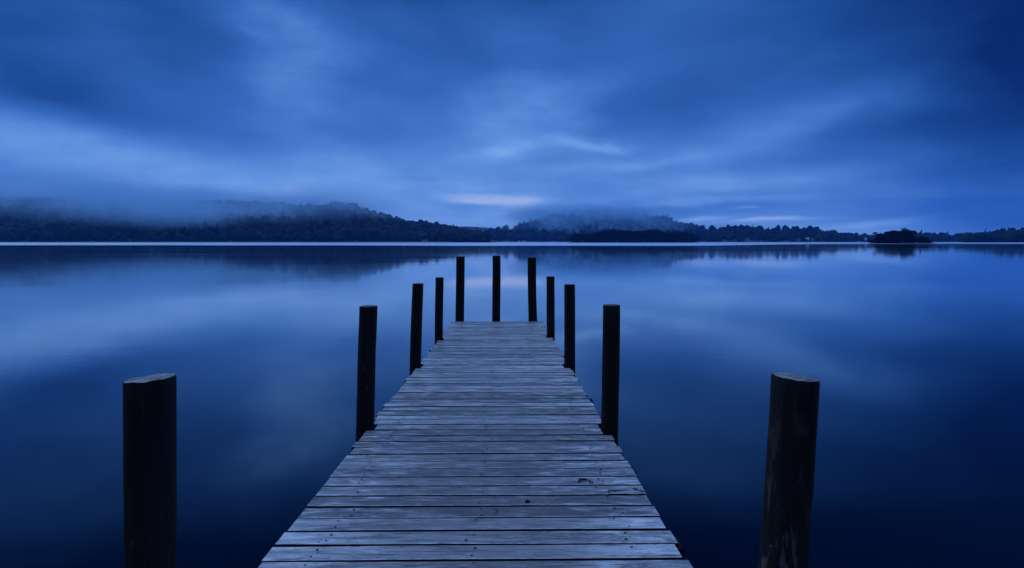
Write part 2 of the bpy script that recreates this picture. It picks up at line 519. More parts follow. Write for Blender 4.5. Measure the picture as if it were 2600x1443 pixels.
HA = Hill([(-500, 488), (-200, 484), (100, 490), (300, 496), (500, 501), (600, 501), (700, 504), (790, 513), (860, 519), (904, 523), (938, 536), (971, 545), (1005, 557),
           (1042, 563), (1076, 566), (1103, 572), (1137, 577), (1157, 582), (1171, 588), (1201, 591), (1225, 600), (1262, 612)], 1300, 1900, 9.0, 1.0, 9.0)
HB = Hill([(1110, 610), (1140, 597), (1184, 590), (1225, 589), (1255, 585), (1299, 586), (1340, 592), (1400, 596), (1444, 598), (1560, 600), (1700, 600), (1840, 600)], 2000, 2250, 4.0, 0.8, 11.0)
HC = Hill([(1180, 610), (1230, 589), (1255, 583), (1269, 580), (1299, 578), (1326, 567), (1346, 557), (1363, 551), (1420, 541), (1522, 532), (1600, 537), (1650, 544), (1701, 554),
           (1730, 565), (1764, 574), (1800, 582), (1900, 592), (2000, 602), (2040, 610)], 2350, 3000, 10.0, 1.0, 8.0)
HD = Hill([(1600, 612), (1660, 598), (1730, 586), (1797, 581), (1824, 583), (1848, 577), (1875, 575), (1900, 576), (1932, 578), (1959, 583), (1990, 583), (2013, 577), (2047, 579), (2067, 582),
           (2088, 588), (2118, 592), (2128, 597), (2162, 597), (2192, 598), (2203, 602), (2223, 604), (2280, 601), (2338, 598), (2399, 598), (2422, 602), (2456, 599), (2600, 598), (3000, 588)], 1800, 2100, 4.0, 0.8, 11.0)
HE = Hill([(2440, 612), (2458, 603), (2470, 600), (2483, 597), (2517, 596), (2560, 591), (2574, 590), (2600, 594), (2760, 588), (3000, 590)], 1300, 1400, 2.0, 0.7, 10.0)
HF = Hill([(960, 605), (1060, 586), (1144, 574), (1190, 572.5), (1231, 574), (1260, 577), (1300, 585), (1380, 600)], 3700, 4300, 10.0, 1.0, 8.0)
for h in (HA, HB, HC, HD, HE, HF):
    h.build('hills')
# the low bank under the wooded spit and the far shoreline gravel
def strip(name, xs, d0, d1, z1, mat):
    V, Fq = [], []
    for i, px in enumerate(xs):
        w = min(1.0, i / 3.0, (len(xs) - 1 - i) / 3.0)
        for k, (s, z) in enumerate(((0, -0.4), (0.25, z1 * 0.7), (0.6, z1), (1.0, -0.4))):
            p = at(px, 613, d0 + (d1 - d0) * (s if w > 0 else 0.5))
            V.append((p.x, p.y, z * (w if z > 0 else 1) + (0.25 * noise.noise(Vector((p.x * 0.05, p.y * 0.05, 3))) if z > 0 else 0)))
    for i in range(len(xs) - 1):
        for j in range(3):
            Fq.append((i * 4 + j, (i + 1) * 4 + j, (i + 1) * 4 + j + 1, i * 4 + j + 1))
    return tag(link(name, np_mesh(name, np.array(V), np.array(Fq), mat, smooth=True)), kind='structure')
strip('shore', list(np.linspace(1440, 1782, 40)), 1080, 1190, 1.6, M_BANK)
strip('shore', list(np.linspace(2203, 2382, 30)), 636, 680, 0.9, M_BANK)
strip('shore', list(np.linspace(-420, 1180, 90)), 1215, 1300, 1.3, M_GRAVEL)


# ------------------------------------------------------------------ woodland on the hillsides
def ico():
    bm_v = []
    p = (1 + 5 ** 0.5) / 2
    v = [(-1, p, 0), (1, p, 0), (-1, -p, 0), (1, -p, 0), (0, -1, p), (0, 1, p), (0, -1, -p), (0, 1, -p), (p, 0, -1), (p, 0, 1), (-p, 0, -1), (-p, 0, 1)]
    f = [(0, 11, 5), (0, 5, 1), (0, 1, 7), (0, 7, 10), (0, 10, 11), (1, 5, 9), (5, 11, 4), (11, 10, 2), (10, 7, 6), (7, 1, 8), (3, 9, 4), (3, 4, 2), (3, 2, 6), (3, 6, 8), (3, 8, 9), (4, 9, 5), (2, 4, 11), (6, 2, 10), (8, 6, 7), (9, 8, 1)]
    v = [Vector(a).normalized() for a in v]
    mid, nf = {}, []
    def m(a, b):
        k = (min(a, b), max(a, b))
        if k not in mid:
            v.append(((v[a] + v[b]) / 2).normalized())
            mid[k] = len(v) - 1
        return mid[k]
    for a, b, c in f:
        ab, bc, ca = m(a, b), m(b, c), m(c, a)
        nf += [(a, ab, ca), (b, bc, ab), (c, ca, bc), (ab, bc, ca)]
    return np.array([tuple(a) for a in v]), np.array(nf)


ICO_V, ICO_F = ico()


def crown_blob():
    v = ICO_V * (1 + rng.uniform(-0.28, 0.30, (len(ICO_V), 1)))
    v[:, 2] = np.where(v[:, 2] < 0, v[:, 2] * 0.7, v[:, 2])
    return v


def spire_blob():
    v = ICO_V * (1 + rng.uniform(-0.22, 0.22, (len(ICO_V), 1)))
    h = (v[:, 2] + 1) / 2
    v[:, :2] *= np.clip(1.05 - h, 0.05, 1)[:, None]
    v[:, 2] *= 1.6
    return v


BLOBS = [crown_blob() for _ in range(8)]
SPIRES = [spire_blob() for _ in range(4)]


def woodland(name, hill, n, x0, x1, t0, t1, rmin, rmax, conifer=0.2, gaps=0.0, label=None):
    vs, fs, base = [], [], 0
    made = 0
    while made < n:
        px, t = random.uniform(x0, x1), t0 + (t1 - t0) * random.random()
        p = hill.point(px, t)
        if gaps and noise.noise(Vector((p.x * 0.009, p.y * 0.009, 5))) < -1 + 2 * gaps - 0.3:
            made += 0.35
            continue
        r = rmin * 0.7 + (rmax * 1.15 - rmin * 0.7) * random.random() ** 1.4
        tip = random.random() < conifer
        b = random.choice(SPIRES if tip else BLOBS)
        a = random.uniform(0, 6.28)
        c, s = math.cos(a), math.sin(a)
        hz = r * random.uniform(0.9, 1.35)
        rr = r * (0.75 if tip else 1)
        v = np.stack([(b[:, 0] * c - b[:, 1] * s) * rr + p.x, (b[:, 0] * s + b[:, 1] * c) * rr + p.y, b[:, 2] * hz + p.z + hz * 0.6], 1)
        vs.append(v)
        fs.append(ICO_F + base)
        base += len(v)
        made += 1
    me = np_mesh(name, np.concatenate(vs), np.concatenate(fs), M_WOOD, smooth=False)
    return tag(link(name, me), label, 'woodland', kind='stuff')


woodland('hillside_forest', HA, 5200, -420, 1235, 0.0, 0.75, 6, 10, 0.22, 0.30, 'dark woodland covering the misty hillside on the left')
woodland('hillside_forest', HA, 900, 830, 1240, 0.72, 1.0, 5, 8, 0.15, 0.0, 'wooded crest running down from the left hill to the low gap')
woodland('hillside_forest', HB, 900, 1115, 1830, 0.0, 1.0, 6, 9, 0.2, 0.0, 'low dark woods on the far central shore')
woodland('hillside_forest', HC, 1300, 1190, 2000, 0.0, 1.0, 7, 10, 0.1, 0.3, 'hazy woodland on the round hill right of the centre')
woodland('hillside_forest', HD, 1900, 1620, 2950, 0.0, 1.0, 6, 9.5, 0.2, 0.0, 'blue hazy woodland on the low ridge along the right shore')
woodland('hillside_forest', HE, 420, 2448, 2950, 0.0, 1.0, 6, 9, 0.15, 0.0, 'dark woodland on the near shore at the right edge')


# ------------------------------------------------------------------ individual trees
def leaf_cloud(centres, radii, n, size, flat=1.0):
    """Leaf-clump faces spread through several crown clumps."""
    cen, rad = np.array(centres, float), np.array(radii, float)
    k = rng.choice(len(cen), n, p=rad ** 2 / (rad ** 2).sum())
    d = rng.normal(size=(n, 3))
    d /= np.linalg.norm(d, axis=1)[:, None]
    p = cen[k] + d * (rad[k] * rng.uniform(0.15, 1.05, n) ** 0.5)[:, None] * np.array([1, 1, flat])
    u = rng.normal(size=(n, 3))
    u /= np.linalg.norm(u, axis=1)[:, None]
    w = np.cross(u, rng.normal(size=(n, 3)))
    w /= np.linalg.norm(w, axis=1)[:, None]
    s = (size * rng.uniform(0.6, 1.4, n))[:, None]
    V = np.stack([p - u * s, p - w * s * 0.6, p + u * s, p + w * s * 0.6], 1).reshape(-1, 3)
    return V, np.arange(4 * n).reshape(-1, 4)


def trunk_np(h, r, limbs):
    V, Fc = [], []
    bend = random.uniform(-0.3, 0.3)
    tube(V, Fc, [(0, 0, -0.8), (bend * 0.3, 0, h * 0.35), (bend, 0.1, h * 0.7), (bend * 0.8, 0, h)], [r * 1.3, r, r * 0.7, r * 0.25], 6, False)
    for q in limbs:
        z0 = max(q[2] * 0.55, h * 0.3)
        tube(V, Fc, [(bend * 0.6, 0, z0), (q[0] * 0.5, q[1] * 0.5, (z0 + q[2]) / 2 - 0.2), tuple(q)], [r * 0.5, r * 0.35, r * 0.1], 5, False)
    return np.array(V, float), np.array(Fc)


def design(kind):
    """A tree ten metres tall: crown clumps, leaf count and size."""
    if kind == 'round':
        c = [(random.uniform(-2.6, 2.6), random.uniform(-2.6, 2.6), random.uniform(3.4, 8.0)) for _ in range(11)]
        r = [random.uniform(1.5, 2.2) for _ in c]
        return c + [(0, 0, 7.6), (0.4, 0, 5)], r + [2.2, 2.7], 1100, 0.52, 1.0
    if kind == 'bush':
        c = [(random.uniform(-4, 4), random.uniform(-3, 3), random.uniform(1.5, 6.0)) for _ in range(12)]
        r = [random.uniform(1.8, 3.0) for _ in c]
        return c + [(0, 0, 6.5)], r + [3.0], 1300, 0.6, 1.0
    if kind == 'pine':
        c = [(random.uniform(-4.2, 4.2), random.uniform(-2.6, 2.6), random.uniform(7.0, 9.2)) for _ in range(9)]
        r = [random.uniform(0.9, 1.7) for _ in c]
        return c, r, 700, 0.42, 0.6
    if kind == 'spire':
        c = [(random.uniform(-.3, .3), random.uniform(-.3, .3), 1.6 + i * 0.82) for i in range(10)]
        r = [1.9 - i * 0.175 for i in range(10)]
        return c + [(0, 0, 9.7)], r + [0.3], 900, 0.36, 0.9
    if kind == 'column':
        c = [(random.uniform(-.5, .5), random.uniform(-.4, .4), 3.0 + i * 0.8) for i in range(8)]
        r = [1.1, 1.2, 1.3, 1.5, 1.6, 1.6, 1.5, 1.1]
        return c, r, 900, 0.4, 0.9
    if kind == 'lollipop':
        c = [(-1.3, 0, 7.8), (1.2, 0.2, 8.2), (0, 0.5, 8.6), (0.2, -.4, 7.6), (2.2, 0, 7.9), (-2.3, 0, 8.1)]
        return c, [1.2, 1.3, 1.2, 1.1, .8, .8], 260, 0.42, 0.7


def proto(kind, mat):
    c, r, n, s, fl = design(kind)
    LV, LF = leaf_cloud(c, r, n, s, fl)
    tv, tf = trunk_np(8.5 if kind != 'lollipop' else 7.8, 0.26, [random.choice(c) for _ in range(6)])
    top = LV[:, 2].max()
    return (LV, LF, tv, tf, top, mat)


_count = {}
PR = {}
for kind, cnt in (('round', 5), ('bush', 3), ('pine', 2), ('spire', 3), ('column', 2)):
    PR[kind] = []
    for i in range(cnt):
        LV, LF, tv, tf, top, _ = proto(kind, None)
        Vv = np.concatenate([LV, tv])
        Ff = np.concatenate([LF, tf + len(LV)])
        idx = np.concatenate([np.zeros(len(LF)), np.ones(len(tf))])
        PR[kind].append((np_mesh('tree_' + kind, Vv, Ff, [M_LEAF, M_BARK], idx), top))
NAME = {'round': 'broadleaf_tree', 'bush': 'broadleaf_tree', 'pine': 'pine_tree', 'spire': 'conifer_tree', 'column': 'cypress_tree'}
FIRST = {}


def small_tree(kind, px, top_py, depth, base_z, label, group=None, wide=1.0):
    """One tree far away: its top is where the photograph shows it; copies share the mesh."""
    i = random.randrange(len(PR[kind]))
    me, top = PR[kind][i]
    if (kind, i) not in FIRST:
        o = bpy.data.objects.new(NAME[kind], me)
        FIRST[(kind, i)] = o
    else:
        o = FIRST[(kind, i)].copy()
        if 'group' in o:
            del o['group']
    C.objects.link(o)
    tp = at(px, top_py, depth)
    h = max(tp.z - base_z, 3.0)
    s = h / top
    o.location = (tp.x, tp.y, base_z)
    o.scale = (s * wide, s * wide, s)
    o.rotation_euler = (0, 0, random.uniform(0, 6.28))
    tag(o, label, 'tree', group)
    return o


# trees of the wooded spit
spit = [(1444, 603), (1450, 599), (1461, 593), (1480, 592), (1502, 592), (1522, 586), (1545, 581), (1575, 583), (1600, 582), (1630, 587), (1647, 582), (1671, 582), (1684, 587), (1690, 592),
        (1730, 587), (1750, 592), (1767, 598), (1777, 606)]
xs = 1446.0
while xs < 1779:
    y = interp(spit, xs) + random.uniform(-1.5, 4.0)
    small_tree('round', xs, y, random.uniform(1105, 1125), 0.9, 'dark round-crowned tree in the dense wood on the spit right of centre', 'trees on the wooded spit', 1.25)
    xs += random.uniform(8, 13)
xs = 1455.0
while xs < 1765:
    y = interp(spit, xs) + random.uniform(0.0, 3.0)
    small_tree('round', xs, y, random.uniform(1140, 1165), 0.9, 'dark round-crowned tree in the dense wood on the spit right of centre', 'trees on the wooded spit', 1.2)
    xs += random.uniform(9, 15)
for _ in range(34):
    xs = random.uniform(1446, 1776)
    small_tree('bush', xs, max(interp(spit, xs) + 8, random.uniform(600, 607)), random.uniform(1090, 1102), 0.6, 'low dark shoreline tree at the foot of the wooded spit', 'low trees on the spit shore', 1.3)

# conifers and round trees on the left shore
for (px, y, kind, d, lab) in (
        (423, 570, 'spire', 1390, 'dark pointed conifer standing leftmost in the conifer clump on the left shore'),
        (482, 561, 'spire', 1400, 'tall blunt conifer left of the tallest conifer on the left shore'),
        (494, 562, 'spire', 1405, 'slim conifer pressed against its taller neighbour in the left shore clump'),
        (521, 556, 'spire', 1400, 'tallest conifer of the clump on the left shore'),
        (536, 572, 'round', 1385, 'short round tree between two conifers of the left shore clump'),
        (550, 564, 'spire', 1395, 'broad dark conifer just right of the tallest one on the left shore'),
        (597, 571, 'column', 1380, 'dark oval tree standing apart right of the left shore conifer clump'),
        (703, 562, 'spire', 1450, 'lone pointed conifer in mist on the slope right of the left clump')):
    t = (d - HA.shore(px)) / (HA.dr - HA.shore(px))
    small_tree(kind, px, y, d, HA.point(px, max(t, 0.03)).z - 1, lab, None, 1.25 if kind != 'round' else 1.1)
for i in range(70):
    px = random.uniform(-60, 1150)
    d = HA.shore(px) + random.uniform(4, 40)
    t = (d - HA.shore(px)) / (HA.dr - HA.shore(px))
    small_tree(random.choice(['round', 'bush', 'round']), px, random.uniform(592, 606), d, HA.point(px, max(t, 0.03)).z - 0.5,
               'dark round tree in the band along the far left shore', 'trees along the left shore', 1.2)

# trees that break the right-hand skyline
for (px, y, kind, w, d, H, lab) in (
        (1005, 553, 'round', 1.3, 1890, HA, 'round tree standing alone on the shoulder of the left hill'),
        (1118, 570, 'spire', 1.2, 1880, HA, 'small pointed tree on the crest at the foot of the left hill'),
        (1137, 572, 'round', 1.1, 1885, HA, 'small round tree at the low end of the left hill crest'),
        (1829, 577, 'round', 1.0, 2080, HD, 'first round tree standing up from the right ridge, next to its tall spire'),
        (1848, 570, 'column', 1.1, 2085, HD, 'narrow upright tree rising above the left end of the right ridge'),
        (1932, 573, 'column', 1.0, 2085, HD, 'narrow upright tree on the right end of the first hump of the right ridge'),
        (1977, 571, 'column', 1.2, 2080, HD, 'tall narrow tree in the dip of the right ridge'),
        (2013, 574, 'round', 1.0, 2085, HD, 'small round tree left on the second hump of the right ridge'),
        (2058, 575, 'round', 1.0, 2085, HD, 'round tree at the right end of the second hump of the right ridge'),
        (2118, 588, 'bush', 1.1, 2085, HD, 'bushy tree where the right ridge drops towards the island'),
        (2162, 593, 'bush', 1.2, 2080, HD, 'low domed tree on the shore left of the island'),
        (2192, 594, 'bush', 1.1, 2080, HD, 'low bushy tree on the shore nearest the left side of the island'),
        (2399, 595, 'bush', 1.2, 2080, HD, 'low bushy tree on the shore right of the island'),
        (2483, 589, 'round', 0.9, 1385, HE, 'small round tree left of the thin spire at the right edge wood'),
        (2491, 590, 'spire', 1.0, 1385, HE, 'short pointed tree left of the thin spire at the right edge wood'),
        (2503, 581, 'spire', 0.8, 1385, HE, 'thin sharp spire tree rising from the right edge wood'),
        (2534, 582, 'column', 0.9, 1385, HE, 'mushroom-topped tree right of the thin spire at the right edge'),
        (2595, 577, 'column', 0.9, 1385, HE, 'tall blunt tree cut by the right edge of the photo')):
    t = (d - H.shore(px)) / (H.dr - H.shore(px))
    small_tree(kind, px, y, d, H.point(px, t).z - 2, lab, None, w)


# the island: each tree with its trunk and crown
def island_tree(kind, px, top_py, depth, label, wide=1.0, group=None, base_z=0.5, rot=0.0):
    LV, LF, tv, tf, top, _ = proto(kind, None)
    tp = at(px, top_py, depth)
    h = tp.z - base_z
    s = h / top
    sc = np.array([s * wide, s * wide, s])
    r = empty('pine_tree' if kind in ('pine', 'lollipop') else 'broadleaf_tree' if kind == 'round' else 'shrub', (tp.x, tp.y, base_z))
    r.rotation_euler = (0, 0, rot)
    tag(r, label, 'shrub' if kind == 'bush' else 'tree', group)
    link('trunk', np_mesh('trunk', tv * sc, tf, M_BARK), r)
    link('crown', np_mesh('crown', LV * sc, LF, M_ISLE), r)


island_tree('pine', 2240, 589, 652, 'flat-topped pine at the left end of the island with sky showing through it', 1.25)
island_tree('pine', 2260, 587, 656, 'broad flat-crowned pine second from the left on the island', 1.3)
island_tree('round', 2275, 584.5, 654, 'rounded tree left of the tallest tree on the island', 1.5)
island_tree('round', 2297, 578, 655, 'tallest tree in the middle of the island', 1.0)
island_tree('round', 2311, 583, 652, 'rounded tree right of the tallest tree on the island', 0.8)
island_tree('lollipop', 2321, 584.5, 656, 'small umbrella-topped pine standing apart at the right of the island', 0.75)
island_tree('bush', 2346, 598.5, 650, 'large round shrub sloping down at the right end of the island', 1.25)
for (px, y, d, w) in ((2244, 593, 649, 1.5), (2232, 599, 649, 1.2), (2242, 602, 646, 1.3), (2260, 597, 648, 1.5), (2280, 593, 648, 1.5), (2300, 593, 647, 1.5), (2318, 598, 648, 1.3), (2333, 603, 647, 1.2), (2288, 603, 644, 1.6), (2312, 604, 644, 1.6), (2266, 604, 644, 1.6)):
    island_tree('bush', px, y, d, 'dense dark undergrowth shrub filling the body of the island', w, 'undergrowth of the island')
island_tree('bush', 2214, 607, 648, 'low round shrub at the far left tip of the island', 1.5)
island_tree('bush', 2362, 609.5, 649, 'low shrub at the far right tip of the island', 2.1)
island_tree('bush', 2228, 607, 648, 'low shrub under the flat-topped pine of the island', 1.5)


# ------------------------------------------------------------------ far houses and a moored boat
def cottage(px, depth, base_z, w, h, label, rot=0.0, roof=None):
    p = at(px, 613, depth)
    r = empty('cottage', (p.x, p.y, base_z))
    r.rotation_euler = (0, 0, rot)
    tag(r, label, 'house', 'white cottages on the far shore')
    d = w * 0.6
    V, Fc = [], []
    b = [(-w / 2, -d / 2, -1), (w / 2, -d / 2, -1), (w / 2, d / 2, -1), (-w / 2, d / 2, -1), (-w / 2, -d / 2, h), (w / 2, -d / 2, h), (w / 2, d / 2, h), (-w / 2, d / 2, h), (-w / 2, 0, h + d * 0.42), (w / 2, 0, h + d * 0.42)]
    mesh_obj('wall', b, [(0, 1, 5, 4), (2, 3, 7, 6), (1, 2, 6, 9, 5), (3, 0, 4, 8, 7)], M_WHITE, r)
    e = 0.35
    rv = [(-w / 2 - e, -d / 2 - e, h - 0.15), (w / 2 + e, -d / 2 - e, h - 0.15), (w / 2 + e, 0, h + d * 0.42 + 0.12), (-w / 2 - e, 0, h + d * 0.42 + 0.12), (w / 2 + e, d / 2 + e, h - 0.15), (-w / 2 - e, d / 2 + e, h - 0.15)]
    rv += [(x, y, z + 0.22) for x, y, z in rv]
    rf = mesh_obj('roof', rv, [(0, 3, 2, 1), (3, 5, 4, 2), (6, 7, 8, 9), (9, 8, 10, 11), (0, 1, 7, 6), (4, 5, 11, 10), (1, 2, 8, 7), (2, 4, 10, 8), (3, 0, 6, 9), (5, 3, 9, 11)], roof or M_SLATE, r)
    V, Fc = [], []
    box(V, Fc, w * 0.32, w * 0.42, -0.4, 0.4, h + d * 0.3, h + d * 0.42 + 1.1)
    mesh_obj('chimney', V, Fc, M_WHITE, rf)
    for k in (-0.32, 0.32):
        V, Fc = [], []
        box(V, Fc, k * w - 0.5, k * w + 0.5, -d / 2 - 0.05, -d / 2 + 0.05, h * 0.4, h * 0.8)
        mesh_obj('window', V, Fc, M_GLASS, r)
    V, Fc = [], []
    box(V, Fc, -0.5, 0.5, -d / 2 - 0.05, -d / 2 + 0.05, 0, 2.0)
    mesh_obj('door', V, Fc, M_GLASS, r)


cottage(1317, 1955, 0.9, 5.5, 3.0, 'small bright white cottage on the far shore behind the last jetty posts')
cottage(1331, 1958, 0.5, 6.0, 1.6, 'low pale shed just right of the bright white cottage', 0.2, M_SLATE)
cottage(2050, 1775, 6.5, 8.0, 3.0, 'white house with a pale roof among the trees of the right ridge', 0.1, M_PALE_ROOF)
cottage(2198, 1765, 6.0, 4.0, 3.4, 'tiny white cottage at the shore just left of the island', 0.1, M_PALE_ROOF)
cottage(1078, 1240, 0.6, 9.0, 1.6, 'low pale boathouse at the foot of the left hill, left of the jetty posts')


def boat(px, depth, label):
    p = at(px, 613, depth)
    r = empty('moored_boat', (p.x, p.y, 0))
    tag(r, label, 'boat')
    secs = [(-5, 1.2, 0.9), (-2.5, 1.45, 0.9), (0.5, 1.45, 0.95), (3.2, 1.0, 1.1), (5.2, 0.08, 1.35)]
    V, Fc = [], []
    for (x, w, t) in secs:
        V += [(x, -w, t), (x, -w * 0.75, -0.25), (x, w * 0.75, -0.25), (x, w, t)]
    for i in range(len(secs) - 1):
        for k in range(4):
            Fc.append((i * 4 + k, i * 4 + (k + 1) % 4, (i + 1) * 4 + (k + 1) % 4, (i + 1) * 4 + k))
    Fc += [(0, 3, 2, 1), (16, 17, 18, 19)]
    mesh_obj('hull', V, Fc, M_WHITE, r)
    V, Fc = [], []
    box(V, Fc, -2.6, 1.2, -0.95, 0.95, 0.93, 1.9)
    cb = mesh_obj('cabin', V, Fc, M_WHITE, r)
    V, Fc = [], []
    box(V, Fc, -2.2, 0.9, -0.98, 0.98, 1.3, 1.65)
    mesh_obj('window', V, Fc, M_GLASS, cb)


boat(2180, 1500, 'small pale boat moored by the shore left of the island')

# ------------------------------------------------------------------ the jetty
HALF, PITCHY, SLOPE, Z0 = 0.8545, 0.1492, 0.02435, 0.95
def zd(y):
    return Z0 - SLOPE * y


jetty = empty('wooden_jetty', (0, 0, 0))
tag(jetty, 'weathered grey plank jetty with tall dark posts running out into the still blue lake', 'jetty')

# posts: (top px, top py, low px, low py, depth, width px, tilt of the cut left-right, label)
posts = [
    (381, 960, 382.5, 1443, 1.87, 124, 5, 'thick near-black post with pale sloping sawn top, nearest on the left'),
    (2019.5, 957, 1985, 1443, 1.86, 119, -6, 'leaning post with peeling pale patches, nearest on the right'),
    (936, 777.5, 927.4, 1098, 4.82, 45.5, 1, None), (1552.7, 774.5, 1548.5, 1098, 4.79, 44, 0, None),
    (1060.8, 720.6, 1054.7, 936, 7.56, 28.5, 0, None), (1446.7, 722.7, 1446.4, 934, 7.60, 28, 0, None),
    (1115.7, 705, 1114, 864, 10.14, 21, 0, None), (1398.2, 702.4, 1398.6, 857, 10.45, 20.7, 0, None),
    (1169.2, 651.4, 1167.5, 817, 13.10, 22, 0, None), (1261.3, 649.6, 1259.8, 817, 13.10, 20.7, 0, None), (1350.4, 654, 1352.6, 817, 13.10, 22, 0, None),
]
notches = []
for i, (tx, ty, bx, by, d, wpx, tilt, lab) in enumerate(posts):
    a, b = at(tx, ty, d), at(bx, by, d)
    u = (a - b) / (a.z - b.z)
    r = 0.5 * wpx * d / F
    base = a + u * (-1.0 - a.z)
    o = bpy.data.objects.new('post', None)
    n_seg, n_ring = (56, 130) if i < 4 else (28, 50)
    V, Fc = [], []
    H = a.z - base.z
    for j in range(n_ring + 1):
        f = j / n_ring
        c = Vector((u.x, u.y, 1)) * (f * H)
        for k in range(n_seg):
            th = 2 * math.pi * k / n_seg
            q = Vector((math.cos(th), math.sin(th), 0))
            rr = r * (1.0 + 0.05 * noise.noise(Vector((q.x * 0.9, q.y * 0.9, f * H * 1.6 + i * 9))) + 0.025 * noise.noise(Vector((q.x * 3, q.y * 3, f * H * 7 + i * 5))) + 0.012 * noise.noise(Vector((q.x * 8, q.y * 8, f * H * 4 + i * 3)))) * (1.02 - 0.03 * f)
            if j == n_ring:
                rr *= 0.965
            P = c + q * rr
            P.x += 0.02 * r * 6 * noise.noise(Vector((i * 3.1, 0.0, f * H * 1.1)))
            if j == n_ring - 1:
                P.z = c.z + H / n_ring * 0.72
            if j >= n_ring - 1:
                P.z += math.tan(R(tilt)) * q.x * rr * -1 * -1
                P.z += 0.0025 * noise.noise(Vector((q.x * 2, q.y * 2, i * 4.0)))
            V.append(P)
    for j in range(n_ring):
        for k in range(n_seg):
            k2 = (k + 1) % n_seg
            Fc.append((j * n_seg + k, j * n_seg + k2, (j + 1) * n_seg + k2, (j + 1) * n_seg + k))
    po = mesh_obj('post', V, Fc, M_POST_PEELED if i == 1 else M_POST, jetty, smooth=True)
    po.location = base
    if lab:
        po['label'] = lab
    # sawn top: rings closing in to the heart of the timber
    top = [Vector(v) for v in V[n_ring * n_seg:]]
    cen = sum(top, Vector()) / n_seg
    TV, TF = list(top), []
    for ring, s in enumerate((0.72, 0.42, 0.15)):
        for v in top:
            q = cen + (v - cen) * s
            q.z += 0.003 + 0.003 * noise.noise(Vector((q.x * 25, q.y * 25, i * 2.0)))
            TV.append(q)
    for ring in range(3):
        for k in range(n_seg):
            k2 = (k + 1) % n_seg
            TF.append((ring * n_seg + k, ring * n_seg + k2, (ring + 1) * n_seg + k2, (ring + 1) * n_seg + k))
    TF.append(tuple(3 * n_seg + k for k in range(n_seg)))
    mesh_obj('sawn_top', TV, TF, M_SAWN if i < 2 else M_SAWN_DARK, po)
    zc = zd(d)
    p = base + Vector((u.x, u.y, 1)) * (zc - base.z)
    if i < 8:
        notches.append((p.x, p.y, r))

# deck planks: one modelled surface, each plank with its own wander, wear and gap
V, Fc, MI = [], [], []
def plank(y0, y1, k):
    dz = random.uniform(-0.0012, 0.0012)
    xl, xr = -HALF + random.gauss(0, 0.006), HALF + random.gauss(0, 0.005)
    if random.random() < 0.10:
        xl -= 0.02
    if random.random() < 0.08:
        xr -= 0.02
    for (nx, ny, r) in notches:
        if y0 < ny + r + 0.004 and y1 > ny - r - 0.004:
            if nx < 0:
                xl = max(xl, nx + r + 0.012)
            else:
                xr = min(xr, nx - r - 0.012)
    sk0, sk1 = random.gauss(0, 0.0022), random.gauss(0, 0.0022)
    nx, th, bev = 64, 0.034, 0.0032
    b = len(V)
    tw = random.gauss(0, 0.0012)
    for i in range(nx + 1):
        f = i / nx
        x = xl + (xr - xl) * f
        e0 = y0 + sk0 * (2 * f - 1) + 0.0022 * noise.noise(Vector((x * 2.3, k * 1.7, 0))) + 0.0012 * noise.noise(Vector((x * 17, k * 3.7, 2)))
        e1 = y1 + sk1 * (2 * f - 1) + 0.0022 * noise.noise(Vector((x * 2.3, k * 1.7, 9))) + 0.0012 * noise.noise(Vector((x * 17, k * 3.7, 5)))
        for (sy, sx0, sx1, dep) in DAMAGE:
            if y0 < sy <= y1 + 0.02 and sx0 < x < sx1:
                w = min(1, (x - sx0) / 0.02, (sx1 - x) / 0.02)
                e0 += dep * w * (0.7 + 0.6 * noise.noise(Vector((x * 60, 1, 1))))
        za = dz + tw * (2 * f - 1) + 0.0015 * noise.noise(Vector((x * 1.5, k * 2.2, 4)))
        prof = [(e0 + 0.001, -th), (e0, -0.0016), (e0 + 0.0016, 0.0), (e0 + 0.0075, 0.0004), ((e0 + e1) / 2, 0.0015 * noise.noise(Vector((x * 3, k, 7)))), (e1 - bev, 0.0), (e1, -bev), (e1 - 0.001, -th)]
        for (yy, zz) in prof:
            V.append((x, yy, zd(yy) + za + zz))
    m = 8
    for i in range(nx):
        for j in range(m):
            j2 = (j + 1) % m
            Fc.append((b + i * m + j, b + i * m + j2, b + (i + 1) * m + j2, b + (i + 1) * m + j)[::-1])
            MI.append(2 if j in (0, 1, 6, 7) else 3 if j == 2 else 0)  # plank sides blackened as gap shade, near top strip lightened as highlight
    Fc.append(tuple(b + j for j in reversed(range(m))))
    Fc.append(tuple(b + nx * m + j for j in range(m)))
    MI.extend([0, 0])
    # nail heads over the stringers
    for sx in (-0.66, 0.0, 0.66):
        for yy in (y0 + 0.032, y1 - 0.032):
            if random.random() < 0.18:
                continue
            cx, cy_ = sx + random.gauss(0, 0.022), yy + random.gauss(0, 0.008)
            if not xl + 0.03 < cx < xr - 0.03:
                continue
            b2 = len(V)
            rad = random.uniform(0.0045, 0.0075)
            for q in range(8):
                a_ = 2 * math.pi * q / 8
                V.append((cx + rad * math.cos(a_), cy_ + rad * math.sin(a_), zd(cy_) + dz + tw * cx + 0.0035))
            V.append((cx, cy_, zd(cy_) + dz + tw * cx + 0.0045))
            for q in range(8):
                Fc.append((b2 + q, b2 + (q + 1) % 8, b2 + 8))
                MI.append(1)


DAMAGE = [(3.47, 0.64, 0.78, 0.013), (3.47, 0.79, 0.86, 0.014), (3.32, 0.20, 0.245, 0.008)]
y = -1.2
k = 0
while y < 12.95:
    gap = max(0.010, random.gauss(0.0140, 0.0022))
    plank(y, y + PITCHY - gap + random.gauss(0, 0.0015), k)
    y += PITCHY
    k += 1
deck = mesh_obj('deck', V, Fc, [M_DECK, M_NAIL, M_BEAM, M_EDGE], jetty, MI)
Y_END = y - 0.012

